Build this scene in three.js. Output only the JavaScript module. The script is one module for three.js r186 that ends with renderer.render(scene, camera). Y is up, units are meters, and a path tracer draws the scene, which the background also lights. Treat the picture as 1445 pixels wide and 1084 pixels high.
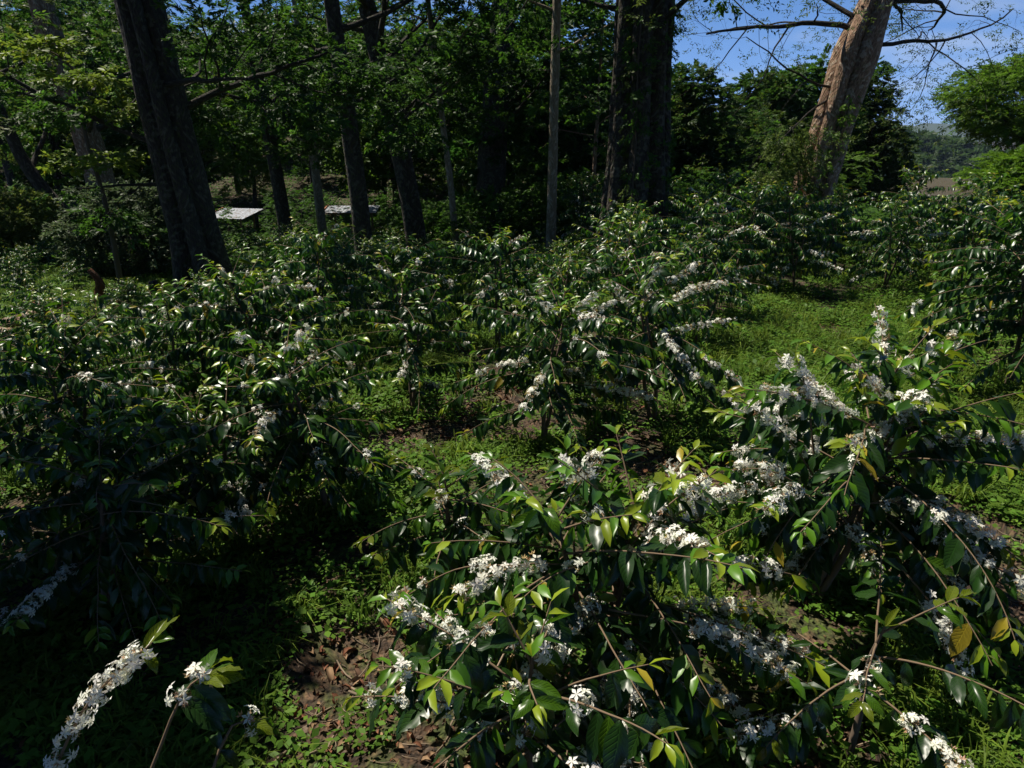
import * as THREE from 'three';
import { mergeGeometries } from 'three/addons/utils/BufferGeometryUtils.js';
import { createNoise2D, createNoise3D } from 'simplex-noise';

// ------------------------------------------------------------------ camera, sky, sun, exposure
const scene = new THREE.Scene();
const camera = new THREE.PerspectiveCamera(60, 1445 / 1084, 0.05, 9000);
camera.position.set(0, 2.6, 0);
camera.rotation.set(-21 * Math.PI / 180, 0, 0);
scene.add(camera);

const renderer = new THREE.WebGLRenderer({ antialias: true });
renderer.toneMapping = THREE.LinearToneMapping;
renderer.toneMappingExposure = 1.36;
renderer.shadowMap.enabled = true;

const SUN_AZ = -52 * Math.PI / 180, SUN_EL = 58 * Math.PI / 180;      // to the left of the view, high
const sunDir = new THREE.Vector3(Math.sin(SUN_AZ) * Math.cos(SUN_EL), Math.sin(SUN_EL), -Math.cos(SUN_AZ) * Math.cos(SUN_EL));
const sun = new THREE.DirectionalLight(new THREE.Color(1, 0.93, 0.8), 5);
sun.position.copy(sunDir).multiplyScalar(80); sun.name = 'sun';
sun.castShadow = true; sun.shadow.mapSize.set(4096, 4096);
Object.assign(sun.shadow.camera, { left: -40, right: 40, top: 40, bottom: -40, near: 1, far: 200 });
scene.add(sun, sun.target);

function rngOf(seed) {
  let a = (seed * 2654435761) | 0;
  return () => { a = (a + 0x6d2b79f5) | 0; let t = Math.imul(a ^ (a >>> 15), 1 | a); t = (t + Math.imul(t ^ (t >>> 7), 61 | t)) ^ t; return ((t ^ (t >>> 14)) >>> 0) / 4294967296; };
}
const n2 = createNoise2D(rngOf(11)), n3 = createNoise3D(rngOf(12));
const fbm2 = (x, y, o = 4) => { let s = 0, a = 0.5, f = 1; for (let i = 0; i < o; i++) { s += a * n2(x * f + i * 17, y * f - i * 9); a *= 0.5; f *= 2.03; } return s; };
const fbm3 = (x, y, z, o = 4) => { let s = 0, a = 0.5, f = 1; for (let i = 0; i < o; i++) { s += a * n3(x * f + i * 17, y * f, z * f - i * 9); a *= 0.5; f *= 2.03; } return s; };
const clamp = (x, a = 0, b = 1) => Math.min(b, Math.max(a, x));
const smooth = (a, b, x) => { const t = clamp((x - a) / (b - a)); return t * t * (3 - 2 * t); };
const lerp = (a, b, t) => a + (b - a) * t;
const V = (x, y, z) => new THREE.Vector3(x, y, z);
const lin = (r, g, b) => new THREE.Color().setRGB(r, g, b);

// a clear blue sky, paler towards the horizon, with thin streaks of low cloud
{
  const W = 1024, H = 512, d = new Float32Array(W * H * 4);
  for (let j = 0; j < H; j++) {
    const el = ((j + 0.5) / H - 0.5) * Math.PI, y = Math.sin(el);
    for (let i = 0; i < W; i++) {
      const az = ((i + 0.5) / W - 0.5) * 2 * Math.PI, x = Math.cos(az) * Math.cos(el), z = Math.sin(az) * Math.cos(el);
      const up = Math.max(0, y), k = Math.pow(1 - up, 3.2), k2 = Math.pow(1 - up, 14);
      let c = [lerp(0.02, 0.19, k), lerp(0.07, 0.44, k), lerp(0.22, 1.0, k)];
      c = [lerp(c[0], 0.42, k2 * 0.7), lerp(c[1], 0.62, k2 * 0.7), lerp(c[2], 0.95, k2 * 0.6)];
      const near = Math.max(0, x * sunDir.x + y * sunDir.y + z * sunDir.z), g = 0.15 * Math.pow(near, 24) + 0.04 * Math.pow(near, 4);
      c = [c[0] + g, c[1] + g * 0.95, c[2] + g * 0.85];
      const deg = el * 180 / Math.PI;
      const band = smooth(0.5, 3, deg) * (1 - smooth(5, 15, deg));
      const cl = band * smooth(0.0, 0.55, fbm3(x * 3.2, y * 26, z * 3.2, 5) + 0.0) * 0.3;
      c = [lerp(c[0], 0.72, cl), lerp(c[1], 0.78, cl), lerp(c[2], 0.86, cl)];
      d.set([c[0], c[1], c[2], 1], (j * W + i) * 4);
    }
  }
  const t = new THREE.DataTexture(d, W, H, THREE.RGBAFormat, THREE.FloatType);
  t.mapping = THREE.EquirectangularReflectionMapping; t.magFilter = THREE.LinearFilter; t.minFilter = THREE.LinearFilter; t.needsUpdate = true;
  scene.background = t; scene.environment = t;
  scene.backgroundIntensity = 0.72; scene.environmentIntensity = 0.72;
}

scene.fog = new THREE.FogExp2(new THREE.Color(0.5, 0.66, 0.95), 0.00009);   // thin valley haze

// ------------------------------------------------------------------ helpers
const used = new Map();
function numbered(name) { const n = used.get(name) ?? 0; used.set(name, n + 1); return n ? `${name}_${String(n).padStart(3, '0')}` : name; }
function shade(o) { o.castShadow = o.receiveShadow = true; return o; }
function thing(name, label, category, group) { const o = new THREE.Group(); o.name = numbered(name); o.userData = { label, category }; if (group) o.userData.group = group; scene.add(o); return o; }
function part(parent, name, geo, mat) { const m = shade(new THREE.Mesh(geo, mat)); m.name = name; parent.add(m); return m; }
function topMesh(name, geo, mat, data) { const m = shade(new THREE.Mesh(geo, mat)); m.name = numbered(name); m.userData = data; scene.add(m); return m; }
function stuff(parent, name, geo, mat, mats, cols, data) {
  const im = new THREE.InstancedMesh(geo, mat, mats.length); im.name = parent === scene ? numbered(name) : name;
  mats.forEach((m, i) => im.setMatrixAt(i, m));
  if (cols) cols.forEach((c, i) => im.setColorAt(i, c));
  im.userData = { kind: 'stuff', ...data }; shade(im); parent.add(im); return im;
}
const _q = new THREE.Quaternion(), _m = new THREE.Matrix4(), _e = new THREE.Euler();
function mat4(p, e, s) { return new THREE.Matrix4().compose(p, new THREE.Quaternion().setFromEuler(new THREE.Euler(e[0], e[1], e[2], 'YXZ')), typeof s === 'number' ? V(s, s, s) : s); }
// a frame whose x axis is dir and whose y axis is as near to up as it can be, then rolled
function frame(p, dir, up, roll, s) {
  const x = dir.clone().normalize(); let z = x.clone().cross(up); if (z.lengthSq() < 1e-6) z = x.clone().cross(V(1, 0.2, 0)); z.normalize();
  const y = z.clone().cross(x).normalize();
  const m = new THREE.Matrix4().makeBasis(x, y, z);
  m.multiply(_m.makeRotationX(roll)); m.scale(typeof s === 'number' ? V(s, s, s) : s); m.setPosition(p); return m;
}
function geoOf(pos, idx, uv, col) {
  const g = new THREE.BufferGeometry(); g.setAttribute('position', new THREE.Float32BufferAttribute(pos, 3)); g.setIndex(idx);
  if (uv) g.setAttribute('uv', new THREE.Float32BufferAttribute(uv, 2));
  if (col) g.setAttribute('color', new THREE.Float32BufferAttribute(col, 3));
  g.computeVertexNormals(); return g;
}
// a tube through points with radii, cross-section shaped by shape(angle, share) -> factor
function tube(pts, rad, sides, shape, uvScale = 1) {
  const n = pts.length, pos = [], uv = [], idx = [];
  let ref = V(0.31, 0.12, 0.94), run = 0;
  const loop = Math.max(1, Math.round(2 * Math.PI * rad[0] * uvScale));
  for (let i = 0; i < n; i++) {
    const t = pts[Math.min(n - 1, i + 1)].clone().sub(pts[Math.max(0, i - 1)]).normalize();
    const a = ref.clone().addScaledVector(t, -ref.dot(t)).normalize(), b = t.clone().cross(a); ref = a;
    if (i) run += pts[i].distanceTo(pts[i - 1]);
    for (let j = 0; j <= sides; j++) {
      const th = (j % sides) / sides * Math.PI * 2, r = rad[i] * (shape ? shape(th, i / (n - 1), run) : 1);
      const p = pts[i].clone().addScaledVector(a, Math.cos(th) * r).addScaledVector(b, Math.sin(th) * r);
      pos.push(p.x, p.y, p.z); uv.push(j / sides * loop, run * uvScale);
    }
  }
  const w = sides + 1;
  for (let i = 0; i < n - 1; i++) for (let j = 0; j < sides; j++) { const k = i * w + j; idx.push(k, k + 1, k + w, k + 1, k + w + 1, k + w); }
  const c = pos.length / 3, e = pts[n - 1]; pos.push(e.x, e.y, e.z); uv.push(0.5, run);
  for (let j = 0; j < sides; j++) idx.push((n - 1) * w + j, (n - 1) * w + j + 1, c);
  const g = geoOf(pos, idx, uv), no = g.attributes.normal;
  for (let i = 0; i < n; i++) { const k = i * w, q = V().fromBufferAttribute(no, k).add(V().fromBufferAttribute(no, k + sides)).normalize(); no.setXYZ(k, q.x, q.y, q.z); no.setXYZ(k + sides, q.x, q.y, q.z); }
  return g;
}
function curvePts(ctrl, n) { return new THREE.CatmullRomCurve3(ctrl).getPoints(n - 1); }

function dataTex(w, h, f, srgb = true, rx = 1, ry = 1) {
  const d = new Uint8Array(w * h * 4);
  for (let j = 0; j < h; j++) for (let i = 0; i < w; i++) { const c = f(i / w, j / h); const k = (j * w + i) * 4; for (let q = 0; q < 3; q++) d[k + q] = clamp(c[q]) * 255; d[k + 3] = 255; }
  const t = new THREE.DataTexture(d, w, h); t.magFilter = THREE.LinearFilter; t.minFilter = THREE.LinearMipmapLinearFilter; t.generateMipmaps = true;
  t.wrapS = t.wrapT = THREE.RepeatWrapping; t.repeat.set(rx, ry); if (srgb) t.colorSpace = THREE.SRGBColorSpace; t.needsUpdate = true; return t;
}
const TAU = Math.PI * 2;
// noise that repeats with period 1 in u and v
const tile3 = (u, v, k, o = 4, s = 0) => fbm3(Math.cos(u * TAU) * k / TAU + s, Math.sin(u * TAU) * k / TAU + Math.cos(v * TAU) * k / TAU * 0.9, Math.sin(v * TAU) * k / TAU - s, o);

// ------------------------------------------------------------------ materials
const M = {};
{
  const barkH = (u, v) => { const a = tile3(u, v * 0.25, 26, 4, 3), b = tile3(u, v, 9, 3, 8); return clamp(0.5 + a * 0.75 + b * 0.35); };
  const bump = dataTex(256, 256, (u, v) => { const h = barkH(u, v); return [h, h, h]; }, false);
  const bark = (a, b, c, moss) => dataTex(256, 256, (u, v) => {
    const h = barkH(u, v), p = smooth(0.05, 0.4, tile3(u, v, 7, 4, 21)), q = smooth(0.1, 0.5, tile3(u, v, 11, 3, 33)) * moss;
    const k = [0, 1, 2].map((i) => lerp(lerp(a[i], b[i], h), c[i], p * 0.7));
    return [lerp(k[0], 0.26, q), lerp(k[1], 0.30, q), lerp(k[2], 0.12, q)];
  });
  const barkMat = (map, bs = 0.03) => new THREE.MeshStandardMaterial({ map, bumpMap: bump, bumpScale: bs, roughness: 0.92 });
  M.barkDark = barkMat(bark([0.14, 0.115, 0.095], [0.27, 0.235, 0.20], [0.38, 0.38, 0.34], 0.6));
  M.barkPale = barkMat(bark([0.42, 0.37, 0.30], [0.60, 0.54, 0.45], [0.66, 0.64, 0.58], 0.3), 0.015);
  M.barkRed = barkMat(bark([0.36, 0.27, 0.21], [0.68, 0.55, 0.45], [0.74, 0.69, 0.62], 0.3));
  M.stumpMoss = barkMat(bark([0.30, 0.16, 0.08], [0.52, 0.29, 0.12], [0.42, 0.30, 0.12], 0.5));
  M.twig = new THREE.MeshStandardMaterial({ color: lin(0.17, 0.115, 0.07), roughness: 0.9 });
  M.twigPale = new THREE.MeshStandardMaterial({ color: lin(0.36, 0.27, 0.19), roughness: 0.9 });
  M.stem = new THREE.MeshStandardMaterial({ color: lin(0.12, 0.085, 0.06), roughness: 0.92 });
  M.treeTwig = new THREE.MeshStandardMaterial({ color: lin(0.07, 0.055, 0.042), roughness: 0.95 });

  // coffee leaf: raised quilting between sunken veins
  const vein = (u, v) => { const s = Math.abs(v - 0.5) * 2, mid = Math.exp(-Math.pow(s / 0.05, 2)); const w = (u * 9 - s * 1.9) % 1, k = Math.min(Math.abs((w + 1) % 1 - 0.5)) * 2; return { mid, side: Math.exp(-Math.pow((1 - k) / 0.16, 2)) * (1 - smooth(0.75, 1, s)) }; };
  const leafMap = dataTex(128, 64, (u, v) => { const q = vein(u, v), n = 0.92 + 0.1 * tile3(u, v, 8, 3, 4), k = n + 0.16 * q.mid + 0.04 * q.side; return [k * 0.92, k * 0.92, k * 0.92]; });
  const leafBump = dataTex(128, 64, (u, v) => { const q = vein(u, v), k = 0.8 - 0.55 * q.side - 0.3 * q.mid; return [k, k, k]; }, false);
  const leaf = (c, t, gloss, rough = 0.27) => new THREE.MeshPhysicalMaterial({ color: c, map: leafMap, bumpMap: leafBump, bumpScale: 0.0035, roughness: 0.95, transmission: t, thickness: 0, ior: 1.45, specularIntensity: 0.1, clearcoat: gloss, clearcoatRoughness: rough, side: THREE.DoubleSide });
  M.leafDark = leaf(lin(0.018, 0.068, 0.007), 0.38, 1, 0.33);
  M.leafMid = leaf(lin(0.03, 0.098, 0.008), 0.42, 1, 0.31);
  M.leafFresh = leaf(lin(0.09, 0.22, 0.009), 0.5, 0.8, 0.26);
  M.leafYoung = leaf(lin(0.23, 0.31, 0.012), 0.55, 0.75, 0.25);
  M.leafBronze = leaf(lin(0.34, 0.27, 0.02), 0.5, 0.7, 0.28);
  M.coffee = new THREE.MeshPhysicalMaterial({ color: 0xffffff, vertexColors: true, roughness: 0.95, transmission: 0.36, thickness: 0, ior: 1.45, specularIntensity: 0.1, clearcoat: 1, clearcoatRoughness: 0.34, side: THREE.DoubleSide });
  M.petal = new THREE.MeshPhysicalMaterial({ color: 0xffffff, vertexColors: true, roughness: 0.8, transmission: 0.3, thickness: 0, side: THREE.DoubleSide });
  const tl = (c, t = 0.4, g = 0.35) => new THREE.MeshPhysicalMaterial({ color: c, vertexColors: true, roughness: 1, transmission: t, thickness: 0, specularIntensity: 0.08, clearcoat: g, clearcoatRoughness: 0.42, side: THREE.DoubleSide });
  M.treeLeaf = tl(lin(1, 1, 1), 0.5);
  M.cover = tl(lin(1, 1, 1), 0.4, 0.2);
  M.litter = new THREE.MeshStandardMaterial({ color: 0xffffff, vertexColors: true, roughness: 0.85, side: THREE.DoubleSide });
}

// ------------------------------------------------------------------ terrain
function H(x, z) {
  const d = -z, dd = Math.max(d, 4), lat = smooth(0.26, -0.05, x / dd);
  let y = -0.085 * clamp(d - 8, 0, 23) * lat;
  y += 14 * smooth(36, 120, d) * smooth(0.42, 0.0, x / dd) + 26 * smooth(110, 330, d) * smooth(0.3, -0.2, x / dd);
  y -= Math.min(38, 0.062 * Math.max(0, d - 17)) * (1 - lat) * smooth(-10, 40, d);
  const far = Math.hypot(x, z);
  y += fbm2(x * 0.25, z * 0.25, 3) * 0.12 + fbm2(x * 0.02, z * 0.02, 3) * 1.6 * smooth(18, 70, far);
  return y;
}
const groundTex = dataTex(512, 512, (u, v) => {
  const a = tile3(u, v, 18, 5, 2), b = tile3(u, v, 70, 3, 7), g = smooth(-0.15, 0.35, tile3(u, v, 9, 4, 14));
  const soil = [0.27 + a * 0.16 + b * 0.2, 0.205 + a * 0.13 + b * 0.16, 0.15 + a * 0.1 + b * 0.12];
  const moss = [0.22 + b * 0.1, 0.29 + a * 0.06 + b * 0.12, 0.10 + b * 0.05];
  return [0, 1, 2].map((i) => lerp(soil[i], moss[i], g * 0.7));
});
const groundBump = dataTex(512, 512, (u, v) => { const k = 0.5 + tile3(u, v, 60, 4, 5) * 0.7; return [k, k, k]; }, false);
{
  const pos = [], uv = [], idx = [], S = 200; const radii = [0]; for (let r = 0.35; r < 6000; r *= 1.055) radii.push(r);
  radii.forEach((r) => { for (let j = 0; j <= S; j++) { const a = j / S * TAU, x = Math.cos(a) * r, z = Math.sin(a) * r - 6; pos.push(x, H(x, z), z); uv.push(x / 2.3, z / 2.3); } });
  const w = S + 1; for (let i = 0; i < radii.length - 1; i++) for (let j = 0; j < S; j++) { const k = i * w + j; idx.push(k, k + 1, k + w, k + 1, k + w + 1, k + w); }
  topMesh('ground', geoOf(pos, idx, uv), new THREE.MeshStandardMaterial({ map: groundTex, bumpMap: groundBump, bumpScale: 0.03, roughness: 0.95, side: THREE.DoubleSide }), { kind: 'structure', label: 'brown earth ground with moss under the coffee shrubs', category: 'ground' });
}

// ------------------------------------------------------------------ leaf and flower shapes
function leafGeo(L, W, nl, nc, droop, fold, wave, phase) {
  const pos = [], uv = [], idx = [];
  let px = 0, py = 0;
  for (let i = 0; i <= nl; i++) {
    const t = i / nl, ang = -droop * t; if (i) { px += Math.cos(ang) * L / nl; py += Math.sin(ang) * L / nl; }
    const w = W * Math.pow(Math.sin(Math.PI * Math.pow(t, 0.92)), 0.8) * (1 - 0.25 * t) * (t < 0.02 ? 0.1 : 1);
    for (let j = 0; j <= nc; j++) {
      const s = (j / nc) * 2 - 1, e = Math.abs(s);
      const up = e * w * fold + Math.pow(e, 1.5) * wave * W * Math.sin(t * 21 + phase + (s > 0 ? 1.7 : 0));
      pos.push(px - Math.sin(ang) * up, py + Math.cos(ang) * up, s * w * 0.5 * 1.0 * (1 - 0.12 * fold)); uv.push(t, j / nc);
    }
  }
  const w = nc + 1; for (let i = 0; i < nl; i++) for (let j = 0; j < nc; j++) { const k = i * w + j; idx.push(k, k + 1, k + w, k + 1, k + w + 1, k + w); }
  return geoOf(pos, idx, uv);
}
const LEAVES = [[1, 0.42, 0.75, 0.16, 0.08, 0], [1, 0.37, 1.1, 0.3, 0.1, 2], [1, 0.46, 0.35, 0.1, 0.07, 4], [1, 0.40, 1.5, 0.2, 0.12, 1], [1, 0.35, 0.15, 0.36, 0.08, 5], [1, 0.44, 0.9, -0.12, 0.1, 3]].map((a) => leafGeo(a[0], a[1], 6, 4, a[2], a[3], a[4], a[5]));
const LEAVES_LOW = [[1, 0.42, 0.8, 0.22, 0, 0], [1, 0.38, 1.1, 0.3, 0, 2], [1, 0.44, 0.5, 0.15, 0, 4]].map((a) => leafGeo(a[0], a[1], 3, 2, a[2], a[3], a[4], a[5]));

// a node's cluster of white five-petalled stars round the branch (branch along x)
function flowerCluster(seed, count, low, wither) {
  const r = rngOf(seed), pos = [], idx = [], col = [];
  for (let f = 0; f < count; f++) {
    const th = r() * TAU, along = (r() - 0.5) * 0.05, out = 0.014 + r() * 0.038;
    const dir = V((r() - 0.5) * 0.9, Math.sin(th) + 0.15, Math.cos(th)).normalize();
    const c = V(along, 0, 0).addScaledVector(dir, out);
    const a = dir.clone().cross(V(0.3, 0.9, 0.1)).normalize(), b = dir.clone().cross(a);
    const old = r() < wither, tone = old ? [lerp(0.42, 0.62, r()), lerp(0.27, 0.42, r()), lerp(0.13, 0.24, r())] : [0.88 - r() * 0.05, 0.88 - r() * 0.05, 0.80 - r() * 0.07];
    const len = (old ? 0.015 : 0.024) * (0.85 + r() * 0.35), np = 5, o = r() * TAU, curl = old ? 0.9 : 0.12 + r() * 0.3;
    // corolla tube
    if (!low) {
      const k = pos.length / 3, base = V(along * 0.6, 0, 0);
      for (let q = 0; q < 3; q++) { const x = q / 3 * TAU, p = c.clone().addScaledVector(a, Math.cos(x) * 0.0022).addScaledVector(b, Math.sin(x) * 0.0022); pos.push(p.x, p.y, p.z); col.push(tone[0] * 0.95, tone[1] * 0.95, tone[2] * 0.8); }
      pos.push(base.x, base.y, base.z); col.push(tone[0] * 0.8, tone[1] * 0.85, tone[2] * 0.6);
      for (let q = 0; q < 3; q++) idx.push(k + q, k + (q + 1) % 3, k + 3);
    }
    for (let p = 0; p < np; p++) {
      const x = o + p / np * TAU + (r() - 0.5) * 0.2, rad = a.clone().multiplyScalar(Math.cos(x)).addScaledVector(b, Math.sin(x)), tan = dir.clone().cross(rad);
      const k = pos.length / 3, w = len * (low ? 0.3 : 0.235);
      const mid = c.clone().addScaledVector(rad, len * 0.5).addScaledVector(dir, 0.002), tip = c.clone().addScaledVector(rad, len * (1 - curl * 0.2)).addScaledVector(dir, len * curl * (old ? 0.8 : -0.35));
      const q = [c, mid.clone().addScaledVector(tan, w), tip, mid.clone().addScaledVector(tan, -w)];
      q.forEach((v) => { pos.push(v.x, v.y, v.z); col.push(...tone); }); idx.push(k, k + 1, k + 2, k, k + 2, k + 3);
    }
  }
  return geoOf(pos, idx, null, col);
}
const CLUSTERS = [0, 1, 2, 3, 4, 5, 6, 7].map((i) => flowerCluster(100 + i, 9 + (i % 4) * 2, false, i < 5 ? 0.06 : 0.42));
const CLUSTERS_LOW = [0, 1, 2, 3].map((i) => flowerCluster(140 + i, 8, true, i < 2 ? 0.1 : 0.45));

// ------------------------------------------------------------------ coffee shrub
// puts leaves in pairs and blossom at the nodes of a branch
function dress(out, r, pts2, dirs, t, bloom, o) {
  const n = dirs.length;
        const bi = out.branches.push({ pts: pts2, rad: pts2.map((_, i) => lerp(0.0058, 0.0022, i / n) * (o.leaf ?? 1)) }) - 1;
        if (bloom < 0) { out.branches[bi].pale = true; return; }
        for (let i = 1; i <= n; i++) {
          const u = i / n, d = dirs[i - 1], q = pts2[i];
          const bare = u < 0.16 + (o.bare ?? 0) && r() < 0.75; const sideV = V(-d.z, 0, d.x).normalize();
          if (!bare && !(r() < 0.12) && !(bloom > 1 && i < n - 1)) {
            for (const sg of [-1, 1]) {
              if (r() < 0.1) continue;
              const young = i >= n - (o.step ? 1 : 2), tip = i === n;
              const hang = young ? (r() - 0.35) * 0.5 : -(r() * 1.25 - 0.05);
              const dir = sideV.clone().multiplyScalar(sg * (tip ? 0.35 : 0.85)).addScaledVector(d, tip ? 0.9 : 0.45 + r() * 0.35).add(V(0, hang, 0)).normalize();
              const size = (tip ? 0.06 + r() * 0.035 : young ? 0.085 + r() * 0.04 : 0.1 + r() * 0.085) * (o.leaf ?? 1);
              const x = r(); let kind = young ? (x < (i === n - 2 ? 0.2 : 0.55) ? 3 : x < 0.95 ? 2 : 4) : x < 0.68 ? 0 : x < 0.93 ? 1 : x < 0.994 ? 2 : 4;
              if (!young && t > 0.85 && r() < 0.4) kind = r() < 0.7 ? 2 : 3;
              out.leaves.push({ m: frame(q, dir, V(0, 1, 0), (r() - 0.5) * 1.5, V(size, size, size * (0.85 + r() * 0.3))), kind, size, v: Math.floor(r() * 6), at: q, b: bi });
            }
          }
          if (u > (bloom > 1 ? 0.1 : 0.3) && u < 0.93 && r() < bloom) out.flowers.push({ m: frame(q, d, V(0, 1, 0), r() * TAU, (bloom > 1 ? 0.78 : 0.75 + r() * 0.45) * (o.leaf ?? 1)), v: Math.floor(r() * (bloom > 1 ? 4 : 8)), b: bi });
        }
}
// Lays out a shrub: stem paths, branch paths, leaves and blossom nodes.
function layShrub(seed, o) {
  const r = rngOf(seed), out = { stems: [], branches: [], leaves: [], flowers: [] };
  const h = o.h, spread = o.spread;
  for (let s = 0; s < (o.stems ?? 1); s++) {
    const lean = o.stems > 1 ? 0.2 : 0.08, la = r() * TAU, hh = h * (s ? 0.75 + r() * 0.25 : 1);
    const top = V(Math.cos(la) * lean * hh + (r() - 0.5) * 0.1, hh, Math.sin(la) * lean * hh + (r() - 0.5) * 0.1);
    const pts = curvePts([V((r() - 0.5) * 0.04, -0.05, (r() - 0.5) * 0.04), top.clone().multiplyScalar(0.4).add(V((r() - 0.5) * 0.12, 0, (r() - 0.5) * 0.12)), top.clone().multiplyScalar(0.75).add(V((r() - 0.5) * 0.07, 0, (r() - 0.5) * 0.07)), top], 12);
    out.stems.push({ pts, rad: pts.map((_, i) => lerp(0.02, 0.005, i / 11) * (0.7 + 0.3 * h)) });
    const curve = new THREE.CatmullRomCurve3(pts), step = o.step ?? 0.078, nPair = Math.floor(hh * 0.74 / step);
    let az = r() * TAU;
    for (let k = 0; k < nPair; k++) {
      const t = 0.26 + 0.74 * (k + 0.5) / nPair, p0 = curve.getPoint(Math.min(1, t)); az += Math.PI / 2 + (r() - 0.5) * 0.7;
      for (let side = 0; side < 2; side++) {
        if (r() < (o.gap ?? 0.12)) continue;
        const a = az + side * Math.PI + (r() - 0.5) * 0.5;
        const len = spread * lerp(0.75 + 0.35 * Math.sin(Math.PI * clamp(t * 1.15 - 0.1)), 0.4, smooth(0.72, 1, t)) * (0.75 + r() * 0.45);
        let el = lerp(0.12, 0.9, smooth(0.5, 1, t)) + (r() - 0.5) * 0.3, p = p0.clone(), aa = a; const node = 0.046 * (o.leaf ?? 1), n = Math.max(3, Math.round(len / node)), pts2 = [p.clone()];
        const bloom = r() < o.bloom ? 0.55 + r() * 0.45 : r() * 0.05, bend = (0.35 + r() * 0.55) * (1 - 0.35 * smooth(0.8, 1, t));
        const dirs = [];
        for (let i = 0; i < n; i++) {
          el -= bend * node * 1.0; aa += (r() - 0.5) * 0.12;
          const d = V(Math.cos(aa) * Math.cos(el), Math.sin(el), Math.sin(aa) * Math.cos(el)); p = p.clone().addScaledVector(d, node); if (p.y < 0.08) p.y = 0.08 + r() * 0.03; pts2.push(p); dirs.push(d);
        }
        dress(out, r, pts2, dirs, t, bloom, o);
      }
    }
    for (let k = 0; k < 4; k++) { const a = r() * TAU, dir = V(Math.cos(a) * 0.6, 0.8, Math.sin(a) * 0.6).normalize(), size = 0.07 + r() * 0.03; out.leaves.push({ m: frame(top, dir, V(0, 1, 0), 0, size), kind: r() < 0.6 ? 3 : 2, size, v: Math.floor(r() * 6), at: top }); }
  }
  for (const [a, b, bloom] of o.sprays ?? []) {
    const p0 = V(...a), p1 = V(...b), mid = p0.clone().lerp(p1, 0.55).add(V((r() - 0.5) * 0.04, 0.05 + r() * 0.04, (r() - 0.5) * 0.04)), n = Math.max(4, Math.round(p0.distanceTo(p1) / 0.048)), pts = curvePts([p0, mid, p1], n + 1);
    dress(out, r, pts, pts.slice(1).map((q, i) => q.clone().sub(pts[i]).normalize()), 0.6, bloom, o);
  }
  return out;
}
const LEAFMATS = () => [M.leafDark, M.leafMid, M.leafFresh, M.leafYoung, M.leafBronze];
const KINDCOL = [[0.018, 0.068, 0.007], [0.03, 0.098, 0.008], [0.09, 0.22, 0.009], [0.23, 0.31, 0.012], [0.34, 0.27, 0.02]];
function tint(g, c) { const n = g.attributes.position.count, a = new Float32Array(n * 3); for (let i = 0; i < n; i++) a.set(c, i * 3); g.setAttribute('color', new THREE.BufferAttribute(a, 3)); return g; }
function joinLeaves(list, shapes, seed) {
  const r = rngOf(seed), parts = list.map((l) => { const g = shapes[l.v % shapes.length].clone().applyMatrix4(l.m), k = 0.8 + r() * 0.4; return tint(g, KINDCOL[l.kind].map((c) => c * k)); });
  return mergeGeometries(parts);
}
// near shrub: every leaf that can be picked out is a part
function nearShrub(seed, pos, turn, o, label) {
  const t = thing('coffee_shrub', label, 'coffee shrub', 'coffee shrubs on the plantation'); t.position.set(pos[0], H(pos[0], pos[1]), pos[1]); t.rotation.y = turn; t.updateMatrixWorld();
  const back = t.matrixWorld.clone().invert();
  const lay = layShrub(seed, { ...o, sprays: (o.sprays ?? []).map(([a, b, c]) => [V(...a).applyMatrix4(back).toArray(), V(...b).applyMatrix4(back).toArray(), c]) }), mats = LEAFMATS();
  const stems = lay.stems.map((s) => part(t, 'stem', tube(s.pts, s.rad, 8), M.stem));
  const twigs = lay.branches.map((b) => part(t, 'branch', tube(b.pts, b.rad, 5), b.pale ? M.twigPale : M.twig));
  const cam = camera.position, scored = lay.leaves.map((l) => ({ l, s: l.size / l.at.clone().applyMatrix4(t.matrixWorld).distanceTo(cam) })).sort((a, b) => b.s - a.s);
  scored.slice(0, 300).forEach(({ l }) => { const m = part(twigs[l.b] ?? stems[0], 'leaf', LEAVES[l.v], mats[l.kind]); l.m.decompose(m.position, m.quaternion, m.scale); });
  if (scored.length > 300) { const g = part(t, 'leaves', joinLeaves(scored.slice(300).map((x) => x.l), LEAVES_LOW, seed), M.coffee); g.userData.kind = 'stuff'; }
  lay.flowers.slice(0, 300).forEach((f) => { const m = part(twigs[f.b] ?? t, 'flower_cluster', CLUSTERS[f.v], M.petal); f.m.decompose(m.position, m.quaternion, m.scale); });
  return t;
}
// shrubs of the rows: foliage joined, copied with a turn and a size of their own
function rowShrub(seed, o) {
  const lay = layShrub(seed, o), g = new THREE.Group();
  part(g, 'stem', mergeGeometries(lay.stems.map((s) => tube(s.pts, s.rad, 6))), M.stem);
  const b = part(g, 'branches', mergeGeometries(lay.branches.map((s) => tube(s.pts, s.rad, 3))), M.twig); b.userData.kind = 'stuff';
  const f = part(g, 'foliage', joinLeaves(lay.leaves, LEAVES_LOW, seed), M.coffee); f.userData.kind = 'stuff';
  if (lay.flowers.length) { const q = part(g, 'blossom', mergeGeometries(lay.flowers.map((x) => CLUSTERS_LOW[x.v % 4].clone().applyMatrix4(x.m))), M.petal); q.userData.kind = 'stuff'; }
  return g;
}

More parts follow.
